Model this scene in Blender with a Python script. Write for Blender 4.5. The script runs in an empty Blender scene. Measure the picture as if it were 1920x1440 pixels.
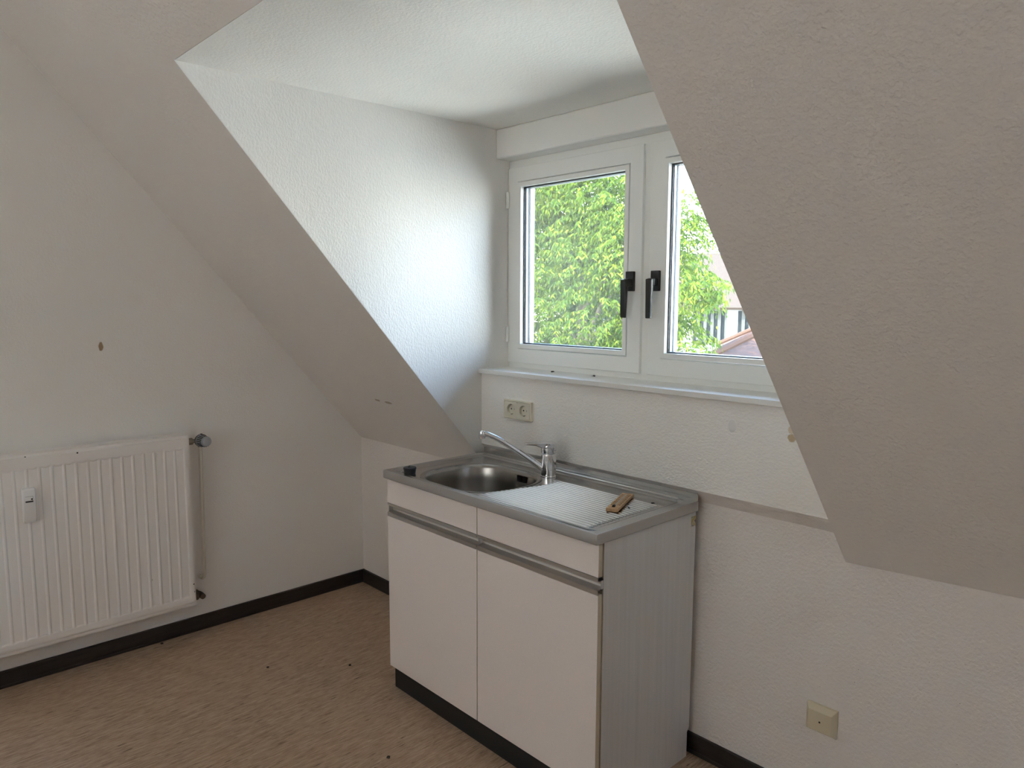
import bpy, bmesh, math, random
from mathutils import Vector, Matrix
S = bpy.context.scene
COL = S.collection
PI = math.pi
# ------------------------------------------------------------------ camera
cam_d = bpy.data.cameras.new('camera'); cam = bpy.data.objects.new('camera', cam_d); COL.objects.link(cam)
cR = Vector((.68381, .72965, .00371)); cU = Vector((-.08486, .07448, .99361)); cF = Vector((-.72471, .67975, -.11284))
CAM = Vector((3.1595, -1.9275, 1.4282))
m = Matrix.Identity(4)
for i in range(3):
    m[i][0] = cR[i]; m[i][1] = cU[i]; m[i][2] = -cF[i]; m[i][3] = CAM[i]
cam.matrix_world = m
cam_d.sensor_fit = 'HORIZONTAL'; cam_d.sensor_width = 36.0; cam_d.lens = 1374.4 / 1920 * 36
cam_d.clip_start = .02; cam_d.clip_end = 300
S.camera = cam
# ------------------------------------------------------------------ sky, sun, exposure
W = bpy.data.worlds.new('sky'); S.world = W; W.use_nodes = True
wn = W.node_tree.nodes; wl = W.node_tree.links; wn.clear()
wo = wn.new('ShaderNodeOutputWorld'); wb = wn.new('ShaderNodeBackground')
wt = wn.new('ShaderNodeTexCoord'); ws = wn.new('ShaderNodeSeparateXYZ'); wr = wn.new('ShaderNodeValToRGB')
wl.new(wt.outputs['Generated'], ws.inputs[0]); wl.new(ws.outputs['Z'], wr.inputs[0]); wl.new(wr.outputs[0], wb.inputs[0])
wl.new(wb.outputs[0], wo.inputs[0])
e = wr.color_ramp.elements
e[0].position = 0.0; e[0].color = (.74, .74, .72, 1); e[1].position = .9; e[1].color = (.30, .54, 1.15, 1)
k_ = e.new(.20); k_.color = (.66, .77, .90, 1); k_ = e.new(.45); k_.color = (.50, .73, 1.12, 1)
SKY = 22.0
wb.inputs[1].default_value = SKY
sun_d = bpy.data.lights.new('sun', 'SUN'); sun_d.energy = 40.0; sun_d.angle = math.radians(.6); sun_d.color = (1.0, .93, .82)
sun = bpy.data.objects.new('sun', sun_d); COL.objects.link(sun); sun.location = (0, -20, 30)
sun.rotation_euler = Vector((.30, 1.0, -1.15)).to_track_quat('-Z', 'Y').to_euler()
def portal(name, loc, rot, sx, sy):
    d = bpy.data.lights.new(name, 'AREA'); d.shape = 'RECTANGLE'; d.size = sx; d.size_y = sy
    d.cycles.is_portal = True
    o = bpy.data.objects.new(name, d); COL.objects.link(o); o.location = loc; o.rotation_euler = rot
portal('daylight_portal', (1.685, .22, 1.56), (-PI / 2, 0, 0), 1.42, .84)
portal('daylight_portal', (2.1, -4.33, 1.72), (PI / 2, 0, 0), 1.6, 1.3)
S.view_settings.view_transform = 'Standard'; S.view_settings.look = 'None'
S.view_settings.exposure = 0.21; S.view_settings.gamma = 1.0; S.view_settings.use_curve_mapping = False
S.cycles.max_bounces = 14; S.cycles.diffuse_bounces = 9; S.cycles.transparent_max_bounces = 16
S.cycles.sample_clamp_indirect = 8.0; S.cycles.caustics_reflective = False; S.cycles.caustics_refractive = False
S.cycles.use_denoising = True

# ------------------------------------------------------------------ materials
def srgb(r, g, b):
    f = lambda c: (c / 255 / 12.92) if c / 255 <= .04045 else ((c / 255 + .055) / 1.055) ** 2.4
    return (f(r), f(g), f(b), 1)
def mat(name, col, rough=.5, metal=0.0, spec=.5):
    m = bpy.data.materials.new(name); m.use_nodes = True
    b = m.node_tree.nodes['Principled BSDF']
    b.inputs['Base Color'].default_value = col if len(col) == 4 else (*col, 1)
    b.inputs['Roughness'].default_value = rough; b.inputs['Metallic'].default_value = metal
    b.inputs['Specular IOR Level'].default_value = spec
    return m
def N(m, t, **kw):
    n = m.node_tree.nodes.new(t)
    for k, v in kw.items(): setattr(n, k, v)
    return n
def L(m, a, b): m.node_tree.links.new(a, b)
def BS(m): return m.node_tree.nodes['Principled BSDF']
def coords(m, scale=(1, 1, 1), rot=(0, 0, 0)):
    t = N(m, 'ShaderNodeTexCoord'); mp = N(m, 'ShaderNodeMapping')
    mp.inputs['Scale'].default_value = scale; mp.inputs['Rotation'].default_value = rot
    L(m, t.outputs['Object'], mp.inputs[0]); return mp.outputs[0]
def bump(m, height, dist=.002, strength=.5):
    b = N(m, 'ShaderNodeBump'); b.inputs['Distance'].default_value = dist; b.inputs['Strength'].default_value = strength
    L(m, height, b.inputs['Height']); L(m, b.outputs[0], BS(m).inputs['Normal']); return b
def mixcol(m, fac, a, b):
    x = N(m, 'ShaderNodeMix', data_type='RGBA')
    if hasattr(fac, 'links'): L(m, fac, x.inputs[0])
    else: x.inputs[0].default_value = fac
    for s, v in ((6, a), (7, b)):
        if hasattr(v, 'links'): L(m, v, x.inputs[s])
        else: x.inputs[s].default_value = v if len(v) == 4 else (*v, 1)
    return x.outputs[2]
def ramp(m, src, stops):
    r = N(m, 'ShaderNodeValToRGB'); e = r.color_ramp.elements
    while len(e) < len(stops): e.new(.5)
    for k, (p, c) in enumerate(stops):
        e[k].position = p; e[k].color = c if len(c) == 4 else (*c, 1)
    L(m, src, r.inputs[0]); return r.outputs[0]
def noise(m, vec, scale, detail=2.0, rough=.5):
    n = N(m, 'ShaderNodeTexNoise'); n.inputs['Scale'].default_value = scale; n.inputs['Detail'].default_value = detail
    n.inputs['Roughness'].default_value = rough; L(m, vec, n.inputs['Vector']); return n.outputs['Fac']
def math_(m, op, a, b=None):
    n = N(m, 'ShaderNodeMath', operation=op)
    for i, v in enumerate((a, b)):
        if v is None: continue
        if hasattr(v, 'links'): L(m, v, n.inputs[i])
        else: n.inputs[i].default_value = v
    return n.outputs[0]
PAINT = (.86, .835, .805)
def plaster(name, col=PAINT, scale=(1, 1, 1), strength=.5, size=95, dist=.0022, spots=(), specks=None):
    """painted, finely pimpled wallpaper; spots = [(centre, radii, colour)] stains; specks = (centre, radius)"""
    m = mat(name, col, .85, 0, .25)
    v = coords(m, scale)
    n1 = noise(m, v, size, 2.0, .55)
    n2 = noise(m, v, size * .28, 2.0, .5)
    h = math_(m, 'ADD', n1, math_(m, 'MULTIPLY', n2, .6))
    bump(m, h, dist, strength)
    dirt = noise(m, coords(m), 1.7, 4.0, .6)
    c = ramp(m, dirt, [(.3, tuple(x * .965 for x in col)), (.7, col)])
    for (cx, cy, cz), (rx, ry, rz), sc in spots:
        t = N(m, 'ShaderNodeTexCoord'); mp = N(m, 'ShaderNodeMapping')
        mp.inputs['Scale'].default_value = (1 / rx, 1 / ry, 1 / rz)
        mp.inputs['Location'].default_value = (-cx / rx, -cy / ry, -cz / rz)
        L(m, t.outputs['Object'], mp.inputs[0])
        ln = N(m, 'ShaderNodeVectorMath', operation='LENGTH'); L(m, mp.outputs[0], ln.inputs[0])
        d = math_(m, 'ADD', ln.outputs['Value'], math_(m, 'MULTIPLY', math_(m, 'SUBTRACT', noise(m, coords(m), 85, 3), .5), .8))
        f = ramp(m, d, [(.72, (1, 1, 1)), (.92, (0, 0, 0))])
        c = mixcol(m, f, c, sc)
    if specks:
        (cx, cy, cz), rad = specks
        vo = N(m, 'ShaderNodeTexVoronoi'); vo.inputs['Scale'].default_value = 46
        L(m, coords(m), vo.inputs['Vector'])
        mk = math_(m, 'LESS_THAN', vo.outputs['Distance'], .05)
        wn_ = N(m, 'ShaderNodeTexWhiteNoise'); L(m, vo.outputs['Position'], wn_.inputs[0])
        mk = math_(m, 'MULTIPLY', mk, math_(m, 'GREATER_THAN', wn_.outputs['Value'], .62))
        vm = N(m, 'ShaderNodeVectorMath', operation='DISTANCE'); t = N(m, 'ShaderNodeTexCoord')
        L(m, t.outputs['Object'], vm.inputs[0]); vm.inputs[1].default_value = (cx, cy, cz)
        mk = math_(m, 'MULTIPLY', mk, ramp(m, vm.outputs['Value'], [(rad * .5, (1, 1, 1)), (rad, (0, 0, 0))]))
        c = mixcol(m, math_(m, 'MULTIPLY', mk, .75), c, (.14, .12, .10))
    L(m, c, BS(m).inputs['Base Color'])
    return m
M = {}  # one white wall paint, its brightness shifted per surface to carry the light balance
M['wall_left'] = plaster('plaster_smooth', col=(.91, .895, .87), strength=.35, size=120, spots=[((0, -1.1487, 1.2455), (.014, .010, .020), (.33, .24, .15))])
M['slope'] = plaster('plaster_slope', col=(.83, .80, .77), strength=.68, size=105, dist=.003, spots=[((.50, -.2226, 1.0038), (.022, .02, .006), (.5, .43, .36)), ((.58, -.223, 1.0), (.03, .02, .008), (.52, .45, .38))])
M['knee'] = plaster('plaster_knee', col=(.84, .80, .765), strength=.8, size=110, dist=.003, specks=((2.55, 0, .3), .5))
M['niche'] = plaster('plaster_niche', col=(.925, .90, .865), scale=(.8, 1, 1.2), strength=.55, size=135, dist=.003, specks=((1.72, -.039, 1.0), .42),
                     spots=[((2.252, -.039, 1.061), (.014, .02, .013), (.56, .44, .29)), ((2.25, -.039, 1.083), (.010, .02, .012), (.74, .64, .50))])
M['cheek'] = plaster('plaster_cheek', scale=(1, 1.15, .8), strength=.5, size=128, dist=.003)
M['dormer_ceiling'] = plaster('plaster_ceiling', col=(.90, .88, .83), strength=.5, size=125, dist=.003)
M['lintel'] = plaster('plaster_lintel', col=(.90, .89, .86), strength=.12)
M['ceiling'] = plaster('plaster_room', strength=.2)
M['upvc'] = mat('window_plastic', (.88, .88, .85), .32, 0, .5)
M['sill'] = mat('sill_lacquer', (.82, .81, .78), .3)
M['gasket'] = mat('black_rubber', (.012, .013, .016), .55)
M['spacer'] = mat('spacer_metal', (.32, .35, .38), .4, .6)
M['black'] = mat('black_handle_plastic', (.012, .012, .012), .33)
M['ivory'] = mat('ivory_plastic', (.74, .70, .58), .35)
M['ivory_old'] = mat('aged_ivory_plastic', (.66, .59, .43), .42)
M['dark'] = mat('dark_hole', (.01, .01, .01), .8)
M['chrome'] = mat('chrome', (.82, .83, .85), .06, 1.0)
M['radiator'] = mat('radiator_enamel', (.90, .875, .855), .38)
M['pipe'] = mat('painted_pipe', (.66, .61, .52), .45)
M['brass_dark'] = mat('tarnished_brass', (.10, .075, .055), .5, .6)
M['brass'] = mat('dull_valve_metal', (.30, .26, .21), .45, .8)
M['grey_plastic'] = mat('grey_valve_cap', (.36, .38, .42), .45)
M['darkgrey'] = mat('dark_grey_plastic', (.05, .045, .045), .5)
M['white_plastic'] = mat('white_plastic', (.93, .925, .92), .35)
M['print'] = mat('grey_print', (.35, .35, .36), .6)
M['alu'] = mat('handle_aluminium', (.60, .585, .57), .30, .95)
M['edge_band'] = mat('cream_edge_band', (.60, .53, .40), .5)
M['plinth'] = mat('black_plinth', (.010, .010, .011), .6)
M['rubber'] = mat('black_plug_rubber', (.008, .008, .010), .35)
M['fly'] = mat('insect_black', (.012, .010, .009), .6)
M['crumb'] = mat('dark_crumb', (.03, .022, .016), .8)
M['filler'] = mat('white_filler', (.84, .82, .80), .6)
# brushed laminate on the cabinet
lam = mat('white_laminate', (.80, .735, .70), .42); M['laminate'] = lam
L(lam, ramp(lam, noise(lam, coords(lam, (1, 1, 1)), 420, 1), [(.3, (.86, .80, .78)), (.7, (.89, .83, .81))]), BS(lam).inputs['Base Color'])
sp = mat('side_panel_laminate', (.76, .75, .72), .38); M['side_panel'] = sp
L(sp, ramp(sp, noise(sp, coords(sp, (40, 40, 1.2)), 1.6, 5, .6), [(.3, (.61, .60, .585)), (.55, (.655, .645, .63)), (.8, (.68, .675, .665))]), BS(sp).inputs['Base Color'])
# stainless steel
st = mat('brushed_steel', (.56, .555, .55), .30, 1.0); M['steel'] = st
nn = noise(st, coords(st, (6, 240, 240)), 1.0, 3)
L(st, ramp(st, nn, [(.3, (.20, .20, .20)), (.7, (.225, .225, .225))]), BS(st).inputs['Roughness'])
wr_ = noise(st, coords(st), 9, 4, .6)
L(st, ramp(st, wr_, [(.35, (.55, .545, .54)), (.65, (.58, .575, .57))]), BS(st).inputs['Base Color'])
M['steel_rim'] = mat('steel_rim', (.50, .49, .48), .36, 1.0)
bs_ = mat('basin_steel', (.36, .345, .325), .27, 1.0); M['basin'] = bs_
# wood of the thermometer
wd = mat('thermometer_wood', (.50, .30, .15), .6); M['wood'] = wd
L(wd, ramp(wd, noise(wd, coords(wd, (30, 8, 30)), 4, 4), [(.3, (.42, .25, .13)), (.7, (.60, .38, .20))]), BS(wd).inputs['Base Color'])
# vinyl floor with a fine streaked wood print
fl = mat('vinyl_floor', (.3, .2, .13), .5, 0, .4); M['floor'] = fl
ANG = math.radians(14.6)
v1 = coords(fl, (215, 11, 1), (0, 0, ANG)); v2 = coords(fl, (460, 36, 1), (0, 0, ANG)); v3 = coords(fl, (2.2, 1.6, 1), (0, 0, ANG))
n1 = noise(fl, v1, 1.0, 4, .65); n2 = noise(fl, v2, 1.0, 3, .6); n3 = noise(fl, v3, 1.0, 3)
base = ramp(fl, math_(fl, 'ADD', math_(fl, 'MULTIPLY', n1, .6), math_(fl, 'MULTIPLY', n2, .4)),
            [(.36, (.16, .10, .062)), (.45, (.36, .25, .17)), (.54, (.48, .35, .25)), (.66, (.66, .52, .40))])
base = mixcol(fl, ramp(fl, n3, [(.35, (0, 0, 0)), (.65, (1, 1, 1))]), base, mixcol(fl, .75, (.44, .29, .19), base))
dk = noise(fl, coords(fl, (165, 13, 1), (0, 0, ANG)), 1.0, 2, .5)
base = mixcol(fl, ramp(fl, dk, [(.27, (1, 1, 1)), (.33, (0, 0, 0))]), base, (.045, .028, .018))
lt = noise(fl, coords(fl, (140, 12, 3), (0, 0, ANG)), 1.3, 2, .5)
base = mixcol(fl, ramp(fl, lt, [(.70, (0, 0, 0)), (.76, (1, 1, 1))]), base, (.68, .56, .44))
L(fl, base, BS(fl).inputs['Base Color']); bump(fl, n1, .0006, .35)
sk = mat('skirting_vinyl', (.020, .014, .012), .42); M['skirting'] = sk
L(sk, ramp(sk, noise(sk, coords(sk, (6, 6, 90)), 1.5, 3), [(.3, (.013, .010, .009)), (.7, (.034, .024, .020))]), BS(sk).inputs['Base Color'])
# glass: clear pane with a mirror reflection and a faint film of dust
g = bpy.data.materials.new('window_glass'); g.use_nodes = True; M['glass'] = g
for n in list(g.node_tree.nodes):
    if n.type != 'OUTPUT_MATERIAL': g.node_tree.nodes.remove(n)
go = [n for n in g.node_tree.nodes if n.type == 'OUTPUT_MATERIAL'][0]
tr = N(g, 'ShaderNodeBsdfTransparent'); tr.inputs[0].default_value = (.96, .975, .965, 1)
gl = N(g, 'ShaderNodeBsdfGlossy'); gl.inputs['Roughness'].default_value = .01
du = N(g, 'ShaderNodeBsdfTranslucent'); du.inputs[0].default_value = (.9, .93, .9, 1)
fr = N(g, 'ShaderNodeFresnel'); fr.inputs[0].default_value = 1.35
m1 = N(g, 'ShaderNodeMixShader'); m1.inputs[0].default_value = .003; L(g, tr.outputs[0], m1.inputs[1]); L(g, du.outputs[0], m1.inputs[2])
m2 = N(g, 'ShaderNodeMixShader'); L(g, fr.outputs[0], m2.inputs[0]); L(g, m1.outputs[0], m2.inputs[1]); L(g, gl.outputs[0], m2.inputs[2])
L(g, m2.outputs[0], go.inputs[0])
# outdoors
lf = bpy.data.materials.new('leaf'); lf.use_nodes = True; M['leaf'] = lf
geo = N(lf, 'ShaderNodeNewGeometry')
lc = ramp(lf, geo.outputs['Random Per Island'], [(0, (.014, .036, .006)), (.35, (.036, .070, .008)), (.7, (.078, .115, .009)), (1, (.145, .165, .016))])
L(lf, lc, BS(lf).inputs['Base Color']); BS(lf).inputs['Roughness'].default_value = .6; BS(lf).inputs['Specular IOR Level'].default_value = .06
tl = N(lf, 'ShaderNodeBsdfTranslucent'); L(lf, mixcol(lf, .5, lc, (.10, .125, .009)), tl.inputs[0])
mx = N(lf, 'ShaderNodeMixShader'); mx.inputs[0].default_value = .35
lo = [n for n in lf.node_tree.nodes if n.type == 'OUTPUT_MATERIAL'][0]
L(lf, BS(lf).outputs[0], mx.inputs[1]); L(lf, tl.outputs[0], mx.inputs[2]); L(lf, mx.outputs[0], lo.inputs[0])
ct = bpy.data.materials.new('added_beige_curtain'); ct.use_nodes = True; M['added_curtain'] = ct  # cloth of the added curtain, tints the fill light warm
for n in list(ct.node_tree.nodes):
    if n.type != 'OUTPUT_MATERIAL': ct.node_tree.nodes.remove(n)
co_ = ct.node_tree.nodes[0]; cd = N(ct, 'ShaderNodeBsdfDiffuse'); cd.inputs[0].default_value = (.80, .74, .68, 1); ctl = N(ct, 'ShaderNodeBsdfTranslucent'); ctl.inputs[0].default_value = (.92, .85, .77, 1)
cm = N(ct, 'ShaderNodeMixShader'); cm.inputs[0].default_value = .45; L(ct, cd.outputs[0], cm.inputs[1]); L(ct, ctl.outputs[0], cm.inputs[2]); L(ct, cm.outputs[0], co_.inputs[0])
M['bark'] = mat('bark', (.13, .10, .08), .9)
M['render'] = mat('white_render', (.16, .158, .152), .9, 0, .1)
M['fin'] = mat('cream_fin', (.052, .049, .042), .9, 0, .1)
wg = mat('slot_window_glass', (.07, .075, .08), .9, 0, 0); M['slot_glass'] = wg
L(wg, ramp(wg, noise(wg, coords(wg), 9, 3), [(.4, (.010, .012, .012)), (.62, (.016, .018, .018)), (.75, (.03, .03, .03))]), BS(wg).inputs['Base Color'])
def tiles(name, c1, c2, sx, sz):
    m = mat(name, c1, .85, 0, .05)
    b = N(m, 'ShaderNodeTexBrick'); b.inputs['Scale'].default_value = 1; b.inputs['Brick Width'].default_value = sx
    b.inputs['Row Height'].default_value = sz; b.inputs['Mortar Size'].default_value = .012
    b.inputs['Color1'].default_value = (*c1, 1); b.inputs['Color2'].default_value = (*c2, 1)
    b.inputs['Mortar'].default_value = (*[x * .78 for x in c1], 1)
    t = N(m, 'ShaderNodeTexCoord'); L(m, t.outputs['UV'], b.inputs['Vector'])
    L(m, b.outputs['Color'], BS(m).inputs['Base Color']); return m
M['tiles_grey'] = tiles('grey_roof_tiles', (.046, .032, .0225), (.050, .035, .0245), .24, .15)
M['tiles_red'] = tiles('red_roof_tiles', (.078, .040, .026), (.056, .033, .024), .2, .14)
gr = mat('garden_ground', (.13, .17, .06), .95); M['pale_ground'] = gr  # sandy tone set pale and warm to bounce light up into the dormer
L(gr, ramp(gr, noise(gr, coords(gr), .8, 4), [(.35, (.52, .46, .35)), (.65, (.66, .58, .45))]), BS(gr).inputs['Base Color'])

# ------------------------------------------------------------------ mesh helpers
def wloc(o):
    v = Vector((0, 0, 0))
    while o is not None: v += o.location; o = o.parent
    return v
def tag(o, label=None, cat=None, group=None, kind=None):
    if label: o['label'] = label
    if cat: o['category'] = cat
    if group: o['group'] = group
    if kind: o['kind'] = kind
    return o
def thing(name, loc, label, cat, group=None):
    o = bpy.data.objects.new(name, None); o.empty_display_size = .05; COL.objects.link(o); o.location = loc
    return tag(o, label, cat, group)
class MB:
    def __init__(s): s.v = []; s.f = []; s.mi = []; s.uv = None
    def add(s, vs, fs, mi=0):
        b = len(s.v); s.v += [tuple(x) for x in vs]; s.f += [tuple(b + i for i in f) for f in fs]; s.mi += [mi] * len(fs); return s
    def box(s, x0, x1, y0, y1, z0, z1, mi=0):
        s.add([(x0, y0, z0), (x1, y0, z0), (x1, y1, z0), (x0, y1, z0), (x0, y0, z1), (x1, y0, z1), (x1, y1, z1), (x0, y1, z1)],
              [(0, 3, 2, 1), (4, 5, 6, 7), (0, 1, 5, 4), (1, 2, 6, 5), (2, 3, 7, 6), (3, 0, 4, 7)], mi); return s
    def prism(s, pts, off, mi=0, skip=()):
        """pts: planar loop of 3-D points, off: extrusion vector"""
        n = len(pts); o = Vector(off); q = [Vector(p) for p in pts]
        fs = [tuple(range(n)), tuple(range(2 * n - 1, n - 1, -1))] + [(i, n + i, n + (i + 1) % n, (i + 1) % n) for i in range(n) if i not in skip]
        return s.add(q + [p + o for p in q], fs, mi)
    def cyl(s, a, b, r, r2=None, n=24, mi=0, caps=True):
        return s.lathe(a, b, [(0, r), (1, r if r2 is None else r2)], n, mi, caps)
    def lathe(s, a, b, prof, n=24, mi=0, caps=True, mod=None):
        a = Vector(a); b = Vector(b); ax = (b - a); u = ax.orthogonal().normalized(); w = ax.normalized().cross(u)
        vs = []; fs = []
        for t, r in prof:
            for k in range(n):
                th = 2 * PI * k / n; rr = r * (mod(t, th) if mod else 1)
                vs.append(a + ax * t + (u * math.cos(th) + w * math.sin(th)) * rr)
        for i in range(len(prof) - 1):
            for k in range(n):
                fs.append((i * n + k, i * n + (k + 1) % n, (i + 1) * n + (k + 1) % n, (i + 1) * n + k))
        if caps:
            fs.append(tuple(range(n - 1, -1, -1))); fs.append(tuple((len(prof) - 1) * n + k for k in range(n)))
        return s.add(vs, fs, mi)
    def tube(s, pts, radii, n=16, mi=0, flat=1.0):
        pts = [Vector(p) for p in pts]; vs = []; fs = []; prev = None
        for i, p in enumerate(pts):
            t = (pts[min(i + 1, len(pts) - 1)] - pts[max(i - 1, 0)]).normalized()
            if prev is None: u = t.orthogonal().normalized()
            else: u = (prev - t * prev.dot(t)).normalized()
            prev = u; w = t.cross(u); r = radii[i] if hasattr(radii, '__len__') else radii
            for k in range(n):
                th = 2 * PI * k / n; vs.append(p + u * math.cos(th) * r + w * math.sin(th) * r * flat)
        for i in range(len(pts) - 1):
            for k in range(n): fs.append((i * n + k, i * n + (k + 1) % n, (i + 1) * n + (k + 1) % n, (i + 1) * n + k))
        fs.append(tuple(range(n - 1, -1, -1))); fs.append(tuple((len(pts) - 1) * n + k for k in range(n)))
        return s.add(vs, fs, mi)
    def sphere(s, c, r, n=12, sq=(1, 1, 1), mi=0):
        prof = [(.5 - .5 * math.cos(PI * i / n), max(1e-4, math.sin(PI * i / n)) * r) for i in range(n + 1)]
        m2 = MB(); m2.lathe((0, 0, -r), (0, 0, r), prof, 2 * n)
        return s.add([(c[0] + v[0] * sq[0], c[1] + v[1] * sq[1], c[2] + v[2] * sq[2]) for v in m2.v], m2.f, mi)
    def build(s, name, mats, parent=None, smooth=False, bevel=0, seg=2, angle=40, recalc=True):
        me = bpy.data.meshes.new(name); off = wloc(parent) if parent else Vector((0, 0, 0))
        me.from_pydata([tuple(Vector(v) - off) for v in s.v], [], s.f)
        for k in (mats if isinstance(mats, (list, tuple)) else [mats]): me.materials.append(M[k] if isinstance(k, str) else k)
        for p, i in zip(me.polygons, s.mi): p.material_index = i
        if recalc:
            bm = bmesh.new(); bm.from_mesh(me); bmesh.ops.recalc_face_normals(bm, faces=bm.faces); bm.to_mesh(me); bm.free()
        o = bpy.data.objects.new(name, me); COL.objects.link(o)
        if parent: o.parent = parent
        if bevel:
            b = o.modifiers.new('bevel', 'BEVEL'); b.width = bevel; b.segments = seg; b.limit_method = 'ANGLE'; b.angle_limit = math.radians(40)
            b.harden_normals = False
        if smooth or bevel:
            for p in me.polygons: p.use_smooth = True
            try: me.set_sharp_from_angle(angle=math.radians(angle))
            except Exception: pass
        return o
def struct(name, mb, mats, **kw):
    o = mb.build(name, mats, **kw); o['kind'] = 'structure'; return o

# ------------------------------------------------------------------ room shell (x right along the window wall, y towards the window, z up)
HK, TP = .7471, 1.1532                      # knee wall height, roof pitch
XL, XR = .9690, 2.3973                       # dormer cheeks
ZD, ZC = 2.0884, 2.50                       # dormer ceiling, room ceiling
XE, YB = 4.7, -4.1                          # far right wall, back wall
YN, YL, YW = -.039, .0369, .0985            # wall under the sill, lintel face, window face
sy = lambda z: -(z - HK) / TP
yd = sy(ZD); yc = sy(ZC)
struct('floor', MB().box(-.2, XE + .2, YB - .2, .2, -.2, 0), 'floor')
struct('wall_left', MB().prism([(0, YB, 0), (0, 0, 0), (0, 0, HK), (0, yc, ZC), (0, YB, ZC)], (-.2, 0, 0)), 'wall_left')
struct('wall_right', MB().prism([(XE, YB, 0), (XE, 0, 0), (XE, 0, HK), (XE, yc, ZC), (XE, YB, ZC)], (.2, 0, 0)), 'ceiling')
# back wall with an opening for the added window behind the viewer
bw = MB(); y0, y1 = YB - .2, YB
bw.box(-.2, 1.30, y0, y1, 0, ZC); bw.box(2.90, XE + .2, y0, y1, 0, ZC); bw.box(1.30, 2.90, y0, y1, 0, 1.05); bw.box(1.30, 2.90, y0, y1, 2.38, ZC)
struct('wall_back', bw, 'ceiling')
struct('ceiling', MB().box(-.2, XE + .2, YB - .2, yc, ZC, ZC + .2), 'ceiling')
# sloping ceiling under the roof, open at the dormer
nrm = Vector((0, TP, 1)).normalized() * .15
sl = MB()
P = lambda x, z, dz=0: (x, sy(z), z + dz)
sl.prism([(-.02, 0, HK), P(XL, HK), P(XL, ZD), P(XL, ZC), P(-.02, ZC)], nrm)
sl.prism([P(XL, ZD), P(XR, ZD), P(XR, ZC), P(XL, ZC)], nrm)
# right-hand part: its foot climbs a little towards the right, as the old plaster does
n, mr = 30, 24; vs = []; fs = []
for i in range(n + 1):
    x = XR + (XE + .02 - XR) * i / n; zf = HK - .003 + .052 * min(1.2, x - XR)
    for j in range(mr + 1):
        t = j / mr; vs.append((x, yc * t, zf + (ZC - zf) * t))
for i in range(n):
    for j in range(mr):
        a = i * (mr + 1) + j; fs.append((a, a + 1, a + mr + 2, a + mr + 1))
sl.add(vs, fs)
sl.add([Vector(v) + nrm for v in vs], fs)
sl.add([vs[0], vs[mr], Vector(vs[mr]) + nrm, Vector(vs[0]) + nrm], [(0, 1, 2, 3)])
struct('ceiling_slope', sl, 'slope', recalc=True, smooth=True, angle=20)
# knee wall with the recess under the window
kw = MB()
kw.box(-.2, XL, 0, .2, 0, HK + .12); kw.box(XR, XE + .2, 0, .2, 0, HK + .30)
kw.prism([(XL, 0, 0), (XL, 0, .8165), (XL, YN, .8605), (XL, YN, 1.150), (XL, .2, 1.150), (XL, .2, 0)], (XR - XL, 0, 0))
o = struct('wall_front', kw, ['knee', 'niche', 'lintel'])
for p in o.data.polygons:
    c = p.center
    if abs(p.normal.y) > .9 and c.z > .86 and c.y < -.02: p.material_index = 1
# dormer cheeks, ceiling, lintel
for nm, x, dx in (('wall_dormer_left', XL + .0005, -.12), ('wall_dormer_right', XR - .0005, .12)):
    struct(nm, MB().prism([(x, .25, .74), (x, .013, HK - .012), (x, yd + .0035, ZD), (x, .25, ZD)], (dx, 0, 0)), 'cheek')
struct('ceiling_dormer', MB().box(XL + .0003, XR - .0003, yd + .002, .25, ZD, ZD + .15), 'dormer_ceiling')
struct('wall_lintel', MB().box(XL, XR, YL, .25, 1.976, ZD), 'lintel', bevel=.006)
struct('ceiling_added_eaves', MB().box(XL - .3, XR + .3, .26, .48, 2.12, 2.20), 'render')  # unseen overhang added to keep high sky light off cheek and sill
# skirting
for nm, a in (('baseboard_left', (0, .012, YB, 0, 0, .0641)), ('baseboard_front', (.012, XE, -.012, 0, 0, .0641))):
    b = MB().box(*a)
    if nm == 'baseboard_left': b.prism([(.012, YB, .0), (.012, 0, .0), (.012, 0, .012), (.012, YB, .012)], (.005, 0, 0))
    else: b.prism([(.012, -.012, 0), (XE, -.012, 0), (XE, -.012, .012), (.012, -.012, .012)], (0, -.005, 0))
    struct(nm, b, 'skirting', bevel=.003)

# ------------------------------------------------------------------ window
win = thing('window_1', (1.685, YW, 1.161), None, None); win['kind'] = 'structure'
def ring(mb, x0, x1, z0, z1, w, y0, y1, wl_=None, wr_=None, wb_=None, wt_=None, mi=0):
    """rectangular ring, mitred; widths per side default to w"""
    l, r, b, t = (wl_ or w), (wr_ or w), (wb_ or w), (wt_ or w)
    O = [(x0, z0), (x1, z0), (x1, z1), (x0, z1)]; I = [(x0 + l, z0 + b), (x1 - r, z0 + b), (x1 - r, z1 - t), (x0 + l, z1 - t)]
    vs = [(x, y0, z) for x, z in O] + [(x, y0, z) for x, z in I] + [(x, y1, z) for x, z in O] + [(x, y1, z) for x, z in I]
    fs = []
    for i in range(4):
        j = (i + 1) % 4
        fs += [(i, j, 4 + j, 4 + i), (8 + i, 12 + i, 12 + j, 8 + j), (i, 8 + i, 8 + j, j), (4 + i, 4 + j, 12 + j, 12 + i)]
    return mb.add(vs, fs, mi)
XS = (.9745, 1.6346, 1.6641, 2.335)         # sash edges
fm = MB()
ring(fm, XL + .0003, XR - .0003, 1.1505, 1.9755, .05, YW + .012, .19, wl_=XS[0] + .03 - XL, wr_=XR - XS[3] + .03, wb_=.06, wt_=.06)
fm.box(1.6346 - .03, 1.6641 + .03, YW + .0125, .188, 1.205, 1.92)
frame_o = fm.build('window_frame', 'upvc', win, bevel=.0015)
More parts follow.
